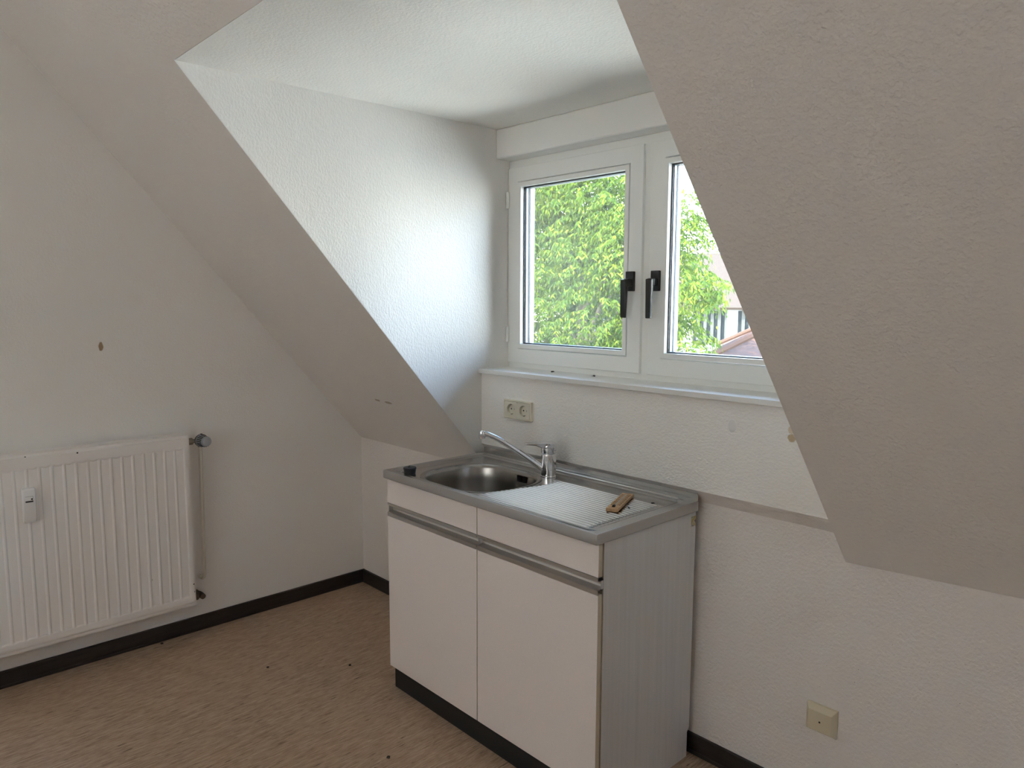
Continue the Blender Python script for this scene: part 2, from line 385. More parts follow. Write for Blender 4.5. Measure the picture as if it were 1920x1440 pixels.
for k, (x0, x1) in enumerate((XS[0:2], XS[2:4])):
    s = MB(); ring(s, x0, x1, 1.181, 1.9467, .0555, YW, .175)
    ring(s, x0 + .0545, x1 - .0595, 1.2405, 1.8874, .0165, .1502, .1725)
    sash = s.build('sash', 'upvc', win, bevel=.002)
    bx0, bx1, bz0, bz1 = x0 + .0545, x1 - .0595, 1.2405, 1.8874
    b = MB(); ring(b, bx0, bx1, bz0, bz1, .0165, YW - .0012, .119); b.build('glazing_bead', 'upvc', sash, bevel=.001)
    gk = MB(); ring(gk, bx0 + .010, bx1 - .010, bz0 + .010, bz1 - .010, .0095, .1165, .1215); gk.build('seal', 'gasket', sash)
    spc = MB(); ring(spc, bx0 + .006, bx1 - .006, bz0 + .006, bz1 - .006, .0145, .1252, .1375); spc.build('spacer_bar', 'spacer', sash)
    MB().box(bx0 + .008, bx1 - .008, .1215, .1250, bz0 + .008, bz1 - .008).build('glass_pane', 'glass', sash)
    MB().box(bx0 + .008, bx1 - .008, .1376, .1411, bz0 + .008, bz1 - .008).build('glass_pane', 'glass', sash)
    ga = MB(); ring(ga, bx0 + .004, bx1 - .004, bz0 + .004, bz1 - .004, .0165, .1412, .150); ga.build('seal', 'gasket', sash)
    hx = 1.5925 if k == 0 else 1.6970
    h = MB(); h.box(hx - .0175, hx + .0175, YW - .010, YW + .001, 1.4620, 1.5290)
    # lever: neck standing off the plate, then a bar that tapers downwards
    zt = 1.5005
    h.prism([(hx - .013, YW - .008, zt - .022), (hx + .013, YW - .008, zt - .022), (hx + .013, YW - .008, zt + .003), (hx - .013, YW - .008, zt + .003)], (0, -.026, 0))
    prof = [(YW - .026, zt + .004), (YW - .045, zt), (YW - .045, 1.372), (YW - .034, 1.372), (YW - .031, zt - .026), (YW - .026, zt - .024)]
    q = [(hx - (.0118 if z > 1.45 else .0095), y, z) for y, z in prof]; q2 = [(hx + (.0118 if z > 1.45 else .0095), y, z) for y, z in prof]
    nq = len(q); h.add(q + q2, [tuple(range(nq)), tuple(range(2 * nq - 1, nq - 1, -1))] + [(i, nq + i, nq + (i + 1) % nq, (i + 1) % nq) for i in range(nq)])
    h.build('window_handle', 'black', sash, bevel=.0022)
for z0, z1 in ((1.792, 1.855), (1.264, 1.324)):
    MB().cyl((.9795, .0905, z0), (.9795, .0905, z1), .0062, n=20).cyl((.9795, .0905, (z0 + z1) / 2 - .0008), (.9795, .0905, (z0 + z1) / 2 + .0008), .0068, n=20).build('hinge', 'upvc', win, smooth=True)
MB().box(XL, XR, -.0547, .15, 1.1439, 1.161).build('window_sill', 'sill', win, bevel=.0016, seg=2)
# unseen window added behind the viewer to fill the room with light
w2 = thing('added_window', (2.1, YB, 1.05), None, None); w2['kind'] = 'structure'
f2 = MB(); ring(f2, 1.30, 2.90, 1.05, 2.38, .06, YB - .15, YB - .08); f2.box(2.065, 2.135, YB - .15, YB - .08, 1.10, 2.33); f2.build('window_frame', 'upvc', w2, bevel=.003)
MB().box(1.35, 2.85, YB - .12, YB - .114, 1.10, 2.33).build('glass_pane', 'glass', w2)
# beige curtain in folds, added to make that fill soft and warm
cu = MB(); nf = 160; vs = []
for k in range(nf + 1):
    x = 1.16 + 1.88 * k / nf; y = YB + .05 + .022 * math.sin(k / nf * 2 * PI * 15) + .006 * math.sin(k * 1.3)
    vs += [(x, y, .80), (x, y, 2.44)]
cu.add(vs, [(2 * k, 2 * k + 2, 2 * k + 3, 2 * k + 1) for k in range(nf)])
cu.build('added_curtain', 'added_curtain', w2, smooth=True, recalc=False)
MB().cyl((1.10, YB + .05, 2.455), (3.10, YB + .05, 2.455), .012, n=12).build('added_curtain_rod', 'alu', w2, smooth=True)

# ------------------------------------------------------------------ base cabinet
SX, SYF, SD, H = .9693, -.5036, .4722, .8264     # sink top: left, front, depth, height
HP = .0306
YD = -.4845                                       # door face
CB = thing('base_cabinet', (1.46, -.25, 0), 'white two-door sink base cabinet with grip rails and black plinth', 'cabinet')
c0, c1, cyf, cyb = .9715, 1.957, -.4620, -.0285
zt = H - HP - .0006
def side(x, name):
    pl = [(x, cyf, .0), (x, cyb - .010, .0), (x, cyb - .010, .082), (x, cyb, .094), (x, cyb, zt), (x, cyf, zt)]
    return MB().prism(pl, (.017, 0, 0))
bd = MB(); bd.box(c0 + .017, c1 - .017, cyf, cyb, .085, .101); bd.box(c0 + .017, c1 - .017, cyb - .004, cyb, .10, zt);
bd.box(1.4505, 1.4665, cyf, cyb - .005, .10, .645)
bd.build('carcass', 'side_panel', CB)
for x in (c0, c1 - .017):
    mb = side(x, 'side')
    o = mb.build('side_panel', ['side_panel', 'edge_band'], CB, bevel=.0008)
    for p in o.data.polygons:
        if p.normal.y < -.9: p.material_index = 1
def front(name, x0, x1, z0, z1):
    o = MB().box(x0, x1, YD, YD + .0165, z0, z1).build(name, ['laminate', 'edge_band'], CB, bevel=.0012)
    for p in o.data.polygons:
        if abs(p.normal.x) > .9: p.material_index = 1
    return o
for x0, x1 in ((.9660, 1.4615), (1.4645, 1.957)):
    front('fascia', x0, x1, .7015, zt - .002)
    dr = front('door', x0, x1, .083, .6525)
    # aluminium grip rail set between fascia and door
    pr = [(YD - .001, .7008), (YD - .001, .6925), (YD + .006, .6905), (YD + .0165, .6880), (YD + .0205, .6830), (YD + .0215, .6770), (YD + .0195, .6715), (YD + .014, .6685),
          (YD + .0005, .6672), (YD - .0015, .6660), (YD - .0015, .6530), (YD + .0010, .6530), (YD + .0012, .6600), (YD + .0155, .6620), (YD + .0222, .6690), (YD + .0225, .6900), (YD + .016, .7008)]
    mb = MB(); npf = len(pr)
    xa, xb = x0 + .0005, x1 - .0005
    mb.add([(xa, y, z) for y, z in pr] + [(xb, y, z) for y, z in pr], [(i, npf + i, npf + (i + 1) % npf, (i + 1) % npf) for i in range(npf)])
    # end stops
    mb.box(xa, xa + .0012, YD + .004, YD + .0215, .6668, .6915)
    mb.box(xb - .0012, xb, YD + .012, YD + .0215, .6668, .6900)
    mb.build('handle_rail', 'alu', CB, smooth=True, angle=25)
MB().box(.9790, 1.9390, -.4720, -.4625, .0, .0815).build('plinth', 'plinth', CB, bevel=.001)
ts = MB().box(c1, c1 + .0006, -.0530, -.0300, .7490, .7800)
o = ts.build('tape_scrap', [mat('old_tape', (.42, .33, .12), .35)], CB, bevel=.0002); o['label'] = 'yellowed scrap of adhesive tape'
tm = o.data.materials[0]
L(tm, ramp(tm, noise(tm, coords(tm), 75, 3), [(.38, (.40, .31, .10)), (.52, (.52, .42, .17)), (.60, (.55, .53, .48)), (.68, (.10, .085, .06))]), BS(tm).inputs['Base Color'])

# ------------------------------------------------------------------ sink top
SK = thing('kitchen_sink', (SX + .5, SYF + SD / 2, H - HP), 'stainless steel kitchen sink with one basin and ribbed drainboard', 'sink')
BX0, BX1, BY0, BY1 = 1.078, 1.470, -.474, -.137   # basin mouth
def sstep(a, b, x):
    t = max(0, min(1, (x - a) / (b - a))); return t * t * (3 - 2 * t)
def rrect(x0, x1, y0, y1, r, n=12, e=2.0):
    pts = []
    for cx, cy, a0 in ((x1 - r, y1 - r, 0), (x0 + r, y1 - r, 90), (x0 + r, y0 + r, 180), (x1 - r, y0 + r, 270)):
        for k in range(n + 1):
            a = math.radians(a0 + 90 * k / n); pts.append((cx + r * math.cos(a), cy + r * math.sin(a)))
    return pts
def inrr(x, y, x0, x1, y0, y1, r):
    dx = max(x0 + r - x, x - (x1 - r), 0); dy = max(y0 + r - y, y - (y1 - r), 0)
    return math.hypot(dx, dy) - r if (dx > 0 or dy > 0) else -min(x - x0, x1 - x, y - y0, y1 - y) - 0
def rdist(x, y):
    return inrr(x, y, BX0, BX1, BY0, BY1, .135)
def inner(x, y):   # signed distance outside of the recessed field
    return inrr(x, y, SX + .041, SX + .9618, SYF + .0235, SYF + SD - .036, .03)
def height(x, y):
    d = inner(x, y)
    h = -.0038 * (1 - sstep(-.009, .001, d))                       # recessed field
    xo = x - SX; yo = y - SYF
    db = inrr(x, y, SX + .024, SX + .978, SYF + .012, SYF + SD - .018, .03)
    bead = math.exp(-((db + .004) / .0050) ** 2) * .0055
    # the bead is pronounced at the left and the back, faint in front and at the right
    wgt = max(1 - sstep(.03, .06, xo), sstep(.40, .43, yo) * (1 - sstep(.93, .965, xo)), .25 * (1 - sstep(.02, .05, yo)))
    h += bead * wgt
    # ribs of the drainboard
    RX1 = SX + .948; xs = 1.4440 + .052 * sstep(-.44, -.20, y) * 1.0 - .03 * sstep(-.19, -.14, y)
    e = sstep(xs + .004, xs + .018, x) * (1 - sstep(RX1 - .016, RX1 - .004, x)) * sstep(-.4725, -.4675, y) * (1 - sstep(-.146, -.140, y))
    if x > 1.40 and math.hypot(x - 1.425, y + .125) < .052: e *= sstep(.034, .052, math.hypot(x - 1.425, y + .125))
    ph = ((y + .4725) / .0162) % 1.0
    rib = .5 - .5 * math.cos(2 * PI * ph)
    h += e * .0046 * rib
    d2 = rdist(x, y)
    if d2 < .02: h -= 0.0015 * (1 - sstep(0, .02, d2))
    return h
nx, ny = 250, 236
xs_ = [SX + .004 + (.9885) * i / nx for i in range(nx + 1)]; ys_ = [SYF + .004 + (SD - .006) * j / ny for j in range(ny + 1)]
vs = [(x, y, H + height(x, y)) for y in ys_ for x in xs_]
fs = []
for j in range(ny):
    for i in range(nx):
        cx = (xs_[i] + xs_[i + 1]) / 2; cy = (ys_[j] + ys_[j + 1]) / 2
        if rdist(cx, cy) > -.004: fs.append((j * (nx + 1) + i, j * (nx + 1) + i + 1, (j + 1) * (nx + 1) + i + 1, (j + 1) * (nx + 1) + i))
dk_ = MB().add(vs, fs)
# turned-down rim with a rounded upper edge
def edge_ring(off, z): return [(SX + off, SYF + off, z), (SX + .9965 - off, SYF + off, z), (SX + .9965 - off, SYF + SD - off * .5, z), (SX + off, SYF + SD - off * .5, z)]
rings = [edge_ring(.0042, H), edge_ring(.0012, H - .0008), edge_ring(0, H - .0030), edge_ring(0, H - HP + .002), edge_ring(.0015, H - HP), edge_ring(.018, H - HP)]
vs = [p for r in rings for p in r]
fs = [(4 * k + i, 4 * k + (i + 1) % 4, 4 * k + 4 + (i + 1) % 4, 4 * k + 4 + i) for k in range(len(rings) - 1) for i in range(4)]
MB().add(vs, fs).build('rim', 'steel_rim', SK, smooth=True, angle=30)
dk_.build('deck', 'steel', SK, smooth=True, angle=50)
# basin: rolled lip, steep walls, dished floor with the waste
bs = MB(); prof = [(-.0095, -.0036), (-.004, -.0030), (.002, -.0040), (.006, -.0075), (.010, -.018), (.014, -.06), (.018, -.11), (.026, -.135), (.045, -.148), (.10, -.153), (.15, -.156)]
loops = []
for ins, dz in prof:
    r = max(.02, .135 - ins * .6); loops.append([(x, y, H + dz) for x, y in rrect(BX0 + ins, BX1 - ins, BY0 + ins, BY1 - ins, r)])
k = len(loops[0]); vs = [p for l in loops for p in l]
fs = [(a * k + i, a * k + (i + 1) % k, (a + 1) * k + (i + 1) % k, (a + 1) * k + i) for a in range(len(loops) - 1) for i in range(k)] + [tuple((len(loops) - 1) * k + i for i in range(k))]
bs.add(vs, fs); basin = bs.build('basin', 'basin', SK, smooth=True, angle=60)
MB().lathe((1.285, -.30, H - .157), (1.285, -.30, H - .1535), [(0, .040), (.6, .040), (1, .034)], 32).build('waste_strainer', 'chrome', basin, smooth=True)
ov = MB()
for i in range(6):
    xx = 1.297 + i * .0072 + (.005 if i > 2 else 0); ov.box(xx - .0017, xx + .0017, BY1 - .0172, BY1 - .0085, H - .042, H - .019)
ov.build('overflow_slots', 'dark', basin, bevel=.001)
up = MB(); x0, x1 = SX + .009, SX + .9965; zb, zt2 = H - .001, H + .0227
up.prism([(x0, SYF + SD - .0022, zb), (x1, SYF + SD - .0022, zb), (x1, SYF + SD - .0022, zt2 - .004), (x1 - .004, SYF + SD - .0022, zt2), (x0 + .003, SYF + SD - .0022, zt2), (x0, SYF + SD - .0022, zt2 - .003)], (0, .0022, 0))
up.build('upstand', 'steel', SK, bevel=.0006)

# ------------------------------------------------------------------ mixer tap
FX, FY = 1.425, -.125; zb = H - .0028
FT = thing('mixer_tap', (FX, FY, zb), 'chrome single-lever mixer tap standing behind the basin', 'tap')
MB().lathe((FX, FY, zb), (FX, FY, zb + .080), [(0, .0278), (.02, .0278), (.05, .0262), (.30, .0262), (.305, .0252), (.325, .0252), (.33, .0262), (.93, .0258), (.97, .0254), (1, .0236)], 40).build('body', 'chrome', FT, smooth=True, angle=30)
dl = Vector((-.66, -.75, 0)).normalized(); dn = Vector((-dl.y, dl.x, 0))
cap = MB().lathe((FX, FY, zb + .081), (FX, FY, zb + .1145), [(0, .0238), (.06, .0264), (.25, .0268), (.55, .0276), (.80, .0280), (.93, .0264), (1, .0200)], 40)
cap.build('cartridge_cap', 'chrome', FT, smooth=True, angle=30)
lv = MB(); base_ = Vector((FX, FY, zb))
sec = [(-.0265, .015, .092, .1150), (-.012, .0255, .092, .1185), (.010, .0255, .096, .1195), (.026, .0200, .1015, .1190), (.045, .0160, .1085, .1178), (.070, .0138, .1105, .1168), (.083, .0110, .1110, .1158)]
vs = []
for s_, w_, za, zc in sec:
    p = base_ + dl * s_
    for a, z in ((-1, za), (1, za), (1, zc), (-1, zc)): vs.append(p + dn * (a * w_) + Vector((0, 0, z)))
ns = len(sec)
lv.add(vs, [(4 * i + a, 4 * i + (a + 1) % 4, 4 * i + 4 + (a + 1) % 4, 4 * i + 4 + a) for i in range(ns - 1) for a in range(4)] + [(0, 1, 2, 3), tuple(4 * (ns - 1) + a for a in (3, 2, 1, 0))])
lv.build('lever', 'chrome', FT, bevel=.003, seg=3)
tip = Vector((1.278, -.302, .972)); ds = Vector((tip.x - FX, tip.y - FY, 0)).normalized(); Ls = math.hypot(tip.x - FX, tip.y - FY)
pp = []
for i in range(25):
    t = i / 24; s_ = .018 + (Ls - .018) * t
    z = .846 + (.9775 - .846) * (t - .0 * t) if t < .6 else 0
    zz = .848 + .1285 * (1.20 * t - .20 * t ** 4 if True else 0)
    pp.append(base_.to_2d().to_3d() + ds * s_ + Vector((0, 0, zz)))
spt = MB().tube(pp, [.0112 - .0018 * sstep(0, .6, i / 24) for i in range(25)], 18)
spout = spt.build('spout', 'chrome', FT, smooth=True)
e_ = pp[-1]
MB().lathe(e_ + Vector((0, 0, .0085)), e_ + Vector((0, 0, -.0180)), [(0, .007), (.08, .0108), (.25, .0124), (.50, .0124), (.52, .0114), (.58, .0114), (.60, .0124), (1, .0118)], 28).build('aerator', 'chrome', spout, smooth=True, angle=30)

# ------------------------------------------------------------------ things on the sink
PG = thing('sink_plug', (1.0700, -.4590, H - .0035), 'black rubber sink plug at the left front corner of the sink', 'plug')
MB().lathe((1.0700, -.4590, H - .0035), (1.0700, -.4590, H + .0185), [(0, .0200), (.75, .0225), (.85, .0235), (1, .0222)], 28).build('stopper', 'rubber', PG, smooth=True, angle=30)
MB().lathe((1.0690, -.4580, H + .0185), (1.0690, -.4580, H + .0245), [(0, .007), (.6, .006), (1, .003)], 16).build('grip', 'rubber', PG, smooth=True)
ch = MB()
for i in range(9):
    a = 2.2 + i * .22; ch.sphere((1.0700 + .029 * math.cos(a) - .001 * i * .5, -.4590 + .029 * math.sin(a), H - .0012 + .006 * max(0, 1 - i / 3)), .0022, 6)
ch.build('bead_chain', 'chrome', PG, smooth=True)
# thermometer
ta = Vector((1.8625, -.3180, 0)); tb = Vector((1.7890, -.1480, 0)); tu = (tb - ta).normalized(); tv = Vector((tu.y, -tu.x, 0)); TZ = H + .0012; TL = (tb - ta).length
TH = thing('wooden_thermometer', (ta + tb) / 2 + Vector((0, 0, TZ)), 'small wooden thermometer lying on the ribbed drainboard', 'thermometer')
def tp_(u, v, z): return ta + tu * u + tv * v + Vector((0, 0, TZ + z))
def tbox(mb, u0, u1, v0, v1, z0, z1):
    mb.add([tp_(u0, v0, z0), tp_(u1, v0, z0), tp_(u1, v1, z0), tp_(u0, v1, z0), tp_(u0, v0, z1), tp_(u1, v0, z1), tp_(u1, v1, z1), tp_(u0, v1, z1)],
           [(0, 3, 2, 1), (4, 5, 6, 7), (0, 1, 5, 4), (1, 2, 6, 5), (2, 3, 7, 6), (3, 0, 4, 7)])
mb = MB(); tbox(mb, 0, TL, -.0175, .0175, 0, .0095); mb.build('board', 'wood', TH, bevel=.0012)
mb = MB().tube([tp_(.030, 0, .0105), tp_(TL - .018, 0, .0105)], .0022, 12); mb.build('glass_tube', [mat('tube_glass', (.55, .50, .46), .15)], TH, smooth=True)
mb = MB().tube([tp_(.018, 0, .0112), tp_(.026, 0, .0112), tp_(.034, 0, .0112)], [.0042, .0052, .0030], 14); mb.build('bulb', 'black', TH, smooth=True)
mb = MB()
for i in range(15):
    u = .044 + i * .0085
    tbox(mb, u, u + .0014, -.0125, -.0045, .0095, .00975); tbox(mb, u, u + .0014, .0045, .0125, .0095, .00975)
    if i % 2 == 0: tbox(mb, u - .002, u + .0034, -.0140, -.0110, .0095, .00975); tbox(mb, u - .002, u + .0034, .0110, .0140, .0095, .00975)
mb.build('scale_marks', 'crumb', TH)
# dead flies
def fly(name, loc, ang, label, s=1.0):
    mb = MB(); c, sn = math.cos(ang), math.sin(ang)
    q = lambda a, b, z: (loc[0] + (c * a - sn * b) * s, loc[1] + (sn * a + c * b) * s, loc[2] + z * s)
    root = thing(name, loc, label, 'insect', 'dead flies')
    def blob(cen, r, sq):
        m2 = MB().sphere((0, 0, 0), r, 8, sq); return [q(cen[0] + v[0], cen[1] + v[1], cen[2] + v[2]) for v in m2.v], m2.f
    for cen, r, sq in (((.0, 0, .0028), .0026, (1.1, .9, 1)), ((-.0045, 0, .0026), .0030, (1.35, .85, .85)), ((.0035, 0, .0028), .0017, (1, 1.2, 1))):
        v_, f_ = blob(cen, r, sq); mb.add(v_, f_)
    for k_ in (-1, 1):
        for a in (-.002, .0005, .0025): mb.tube([q(a, 0, .0024), q(a * 1.6, k_ * .0035, .0034), q(a * 2.0, k_ * .0050, .0003)], .0003, 5)
    mb.build('body', 'fly', root, smooth=True)
    wg_ = MB()
    for k_ in (-1, 1): wg_.prism([q(0, k_ * .0010, .0046), q(-.0035, k_ * .0036, .0046), q(-.0075, k_ * .0036, .0043), q(-.0070, k_ * .0012, .0044)], (0, 0, .0002))
    wg_.build('wings', [mat('fly_wing', (.10, .095, .085), .4)], root)
fly('dead_fly', (1.8885, -.1530, H - .0005), .6, 'larger dark dead fly beyond the thermometer, near the back of the drainboard', .85)
fly('dead_fly', (1.8668, -.2440, H - .0005), 2.2, 'tiny dead fly just right of the thermometer on the drainboard', .6)
fly('dead_fly', (1.2597, .066, 1.1611), 1.2, 'smaller dead fly on the window sill under the middle of the left pane', 1.0)
fly('dead_fly', (1.4658, .060, 1.1611), 2.6, 'larger dead fly on the window sill towards the central window post', 1.25)

# ------------------------------------------------------------------ electrical fittings
SO = thing('double_socket', (1.1875, YN, 1.02), 'ivory double power socket on the wall below the sill', 'socket')
ox0, ox1, oz0, oz1 = 1.1135, 1.2610, .9840, 1.0565
fr_ = MB(); ring(fr_, ox0, ox1, oz0, oz1, .0065, YN - .0125, YN); fr_.build('frame', 'ivory', SO, bevel=.0016)
for k in range(2):
    x0 = ox0 + .0072 + k * .0668; x1 = x0 + .0663; z0, z1 = oz0 + .0072, oz1 - .0072; cx, cz = (x0 + x1) / 2, (z0 + z1) / 2
    n = 48; R = .0205; yf, yr = YN - .0132, YN - .0012
    sq = []
    for i in range(n):
        a = 2 * PI * i / n; c, s_ = math.cos(a), math.sin(a); k_ = min((x1 - x0) / 2 / max(abs(c), 1e-6), (z1 - z0) / 2 / max(abs(s_), 1e-6)); sq.append((cx + c * k_, cz + s_ * k_))
    ci = [(cx + R * math.cos(2 * PI * i / n), cz + R * math.sin(2 * PI * i / n)) for i in range(n)]
    vs = [(x, yf, z) for x, z in sq] + [(x, yf, z) for x, z in ci] + [(x, yr, z) for x, z in ci] + [(x, yf + .008, z) for x, z in sq]
    fs = [(i, (i + 1) % n, n + (i + 1) % n, n + i) for i in range(n)] + [(n + i, n + (i + 1) % n, 2 * n + (i + 1) % n, 2 * n + i) for i in range(n)] + [tuple(2 * n + i for i in range(n))] + [(3 * n + i, 3 * n + (i + 1) % n, (i + 1) % n, i) for i in range(n)]
    ins = MB().add(vs, fs).build('socket_insert', ['ivory'], SO)
    ph = MB()
    for dx in (-.0092, .0092): ph.cyl((cx + dx, yr - .0006, cz), (cx + dx, yr + .0001, cz), .0030, n=14)
    ph.build('pin_holes', 'dark', ins)
    for s_ in (-1, 1): MB().box(cx - .0028, cx + .0028, yf + .0022, yr, cz + s_ * .0188 - .0016, cz + s_ * .0188 + .0016).build('earth_clip', 'brass', ins)
JB = thing('junction_box', (2.36, 0, .288), 'yellowed square blank junction box low on the wall right of the cabinet', 'junction box')
jx0, jx1, jz0, jz1 = 2.3185, 2.4020, .2500, .3275
j = MB(); o4 = [(jx0, jz0), (jx1, jz0), (jx1, jz1), (jx0, jz1)]; dI = (.0105, .0070, .0135, .0165)   # insets l, b, r, t
i4 = [(jx0 + .010, jz0 + .008), (jx1 - .010, jz0 + .008), (jx1 - .010, jz1 - .0130), (jx0 + .010, jz1 - .0130)]
vs = [(x, 0, z) for x, z in o4] + [(x, -.0090, z) for x, z in o4] + [(x, -.0215, z) for x, z in i4]
fs = [(a + 4 * b, (a + 1) % 4 + 4 * b, (a + 1) % 4 + 4 * b + 4, a + 4 * b + 4) for b in range(2) for a in range(4)] + [(8, 9, 10, 11), (3, 2, 1, 0)]
j.add(vs, fs); j.build('cover', 'ivory_old', JB, bevel=.0012)
MB().lathe((2.3605, -.0213, .2860), (2.3605, -.0219, .2860), [(0, .0030), (1, .0026)], 16).build('screw', 'dark', JB)
OV = MB()
mb = MB().sphere((0, 0, 0), 1, 14); OV.add([(2.0735 + v[0] * .0150, YN + v[1] * .0035, 1.0735 + v[2] * .0195) for v in mb.v], mb.f)
tag(OV.build('wall_plug_cap', 'filler', smooth=True), 'small white oval patch on the wall under the sill, right of the sink', 'wall patch')

# ------------------------------------------------------------------ radiator
RY1, RY0, RX, RB, RT = -.8683, -2.05, .100, .1533, .8698
RD = thing('radiator', (.06, -1.45, RB), 'white fluted panel radiator on the left wall', 'radiator')
y1, y0 = RY1 - .0085, RY0 + .006; z0, z1 = RB + .0115, RT - .003
pitch = .0392; yref = -.8740
zs = [z0, z0 + .005] + [z0 + .012 + .030 * i / 14 for i in range(15)] + [z0 + .06 + (z1 - .075 - z0 - .06) * i / 5 for i in range(6)] + [z1 - .060 + .034 * i / 14 for i in range(15)] + [z1 - .012, z1 - .004, z1]
nyv = int((y1 - y0) / pitch * 14); ysv = [y1 - (y1 - y0) * i / nyv for i in range(nyv + 1)]
def flute(y, z):
    t = ((yref - .014 - y) / pitch) % 1.0
    s_ = sstep(.0, .30, t) * (1 - sstep(.70, 1.0, t))        # wide channel, narrow ridge
    if y > yref - .014 or y < y0 + .02: s_ = 0
    arc = .011 * (1 - (2 * t - 1) ** 2)                             # scalloped channel ends
    e1 = sstep(0, .010, (z1 - .032 - arc) - z); e0 = sstep(0, .010, z - (z0 + .020 + arc * .8))
    return -.0062 * s_ * e1 * e0
vs = [(RX + flute(y, z) - (.003 if k in (0, len(zs) - 1) else 0), y, z) for k, z in enumerate(zs) for y in ysv]
nc = nyv + 1
fs = [(a * nc + b, a * nc + b + 1, (a + 1) * nc + b + 1, (a + 1) * nc + b) for a in range(len(zs) - 1) for b in range(nyv)]
pn = MB().add(vs, fs)
pn.box(RX - .0125, RX - .0055, RY0, RY1, RB, RT)              # seam flange round the sheet
pn.prism([(RX - .008, y0, z0), (RX - .008, y1, z0), (RX - .008, y1, z1), (RX - .008, y0, z1)], (.0045, 0, 0))
pn.build('front_panel', 'radiator', RD, smooth=True, angle=35)
bk = MB(); bk.box(.030, .040, RY0, RY1, RB, RT)
bk.build('rear_panel', 'radiator', RD, bevel=.002)
gt = MB(); ring_y = [RY0 + .003, RY1 - .003]
gt.box(.028, .034, RY0, RY1 - .001, RT - .01, RT + .006); gt.box(.086, .0925, RY0, RY1 - .001, RT - .004, RT + .0055)
gt.box(.034, .086, RY0 + .002, RY1 - .002, RT - .002, RT + .0045)
gt.build('top_cover', 'radiator', RD, bevel=.0012)
for ya in (RY1 - .004, RY0 + .001): MB().box(.034, .0875, ya, ya + .003, RB + .01, RT - .005).build('side_cover', 'radiator', RD)
for cy_, cz_, r_ in ((-1.2729, .8600, .0030), (-.8770, .2460, .0026), (-.8750, .2130, .0018), (-1.0370, .3070, .0014), (-1.4370, .8680, .0020)):
    MB().cyl((RX - .0005, cy_, cz_), (RX + .0003, cy_, cz_), r_, n=10).build('paint_chip', 'dark', RD)
# supply valve with its thermostat head, and the pipe that drops to the wall
VX, VY, VZ = .052, -.8085, .8425
vb = MB(); vb.cyl((VX + .008, RY1 - .004, VZ), (VX + .008, VY, VZ), .0085, n=20); vb.lathe((VX + .008, RY1 + .008, VZ), (VX + .008, RY1 + .026, VZ), [(0, .014), (1, .014)], 6)
vb.lathe((VX - .012, VY, VZ), (VX + .016, VY, VZ), [(0, .011), (.4, .0125), (1, .0125)], 20); vb.cyl((VX, VY, VZ - .028), (VX, VY, VZ), .0115, n=6)
valve = vb.build('valve', 'brass', RD, smooth=True, angle=30)
hd = MB()
hd.lathe((VX + .012, VY, VZ), (VX + .062, VY + .004, VZ + .001), [(0, .020), (.06, .0262), (.16, .0262), (.20, .0240), (.80, .0215), (1, .0205)], 96, mod=lambda t, th: 1.0 if t < .18 or t > .95 else (1 if (th * 18 / (2 * PI)) % 1 < .58 else .90))
head = hd.build('thermostat_head', ['grey_plastic'], valve, smooth=True, angle=25)
rg = MB(); rg.lathe((VX + .010, VY, VZ), (VX + .020, VY, VZ), [(0, .0255), (.2, .0272), (1, .0272)], 48); rg.box(VX + .012, VX + .022, VY - .003, VY + .003, VZ + .022, VZ + .0295)
for i in range(18):
    a = 2 * PI * (i + .79) / 18; c, s_ = math.cos(a), math.sin(a)
    rg.tube([(VX + .020, VY + c * .0226, VZ + s_ * .0226), (VX + .056, VY + .003 + c * .0204, VZ + s_ * .0204)], .0026, 6)
rg.build('scale_ring', 'darkgrey', valve, smooth=True, angle=30)
MB().lathe((VX + .062, VY + .004, VZ + .001), (VX + .068, VY + .0045, VZ + .001), [(0, .0200), (.6, .0192), (1, .0165)], 40).build('end_cap', 'grey_plastic', valve, smooth=True, angle=40)
pz = [(VX, VY, VZ - .026), (VX, VY - .002, .60), (VX, VY - .006, .30), (VX, VY - .007, .262), (VX - .006, VY - .007, .246), (VX - .018, VY - .007, .238), (.0006, VY - .007, .236)]
MB().tube(pz, .0078, 18).build('pipe', 'pipe', RD, smooth=True)
lz = .1745; lb = MB()
lb.cyl((.058, RY1 - .004, lz), (.058, RY1 + .022, lz), .0100, n=18); lb.lathe((.058, RY1 + .004, lz), (.058, RY1 + .020, lz), [(0, .0165), (1, .0165)], 6)
lb.lathe((.030, RY1 + .034, lz), (.074, RY1 + .036, lz - .003), [(0, .010), (.5, .0125), (.55, .0105), (.75, .0105), (.78, .0120), (1, .0115)], 20)
lb.cyl((.058, RY1 + .020, lz), (.050, RY1 + .036, lz), .0110, n=18); lb.cyl((.0006, RY1 + .034, lz), (.034, RY1 + .034, lz), .0075, n=16)
lb.build('lockshield_valve', 'brass_dark', RD, smooth=True, angle=30)
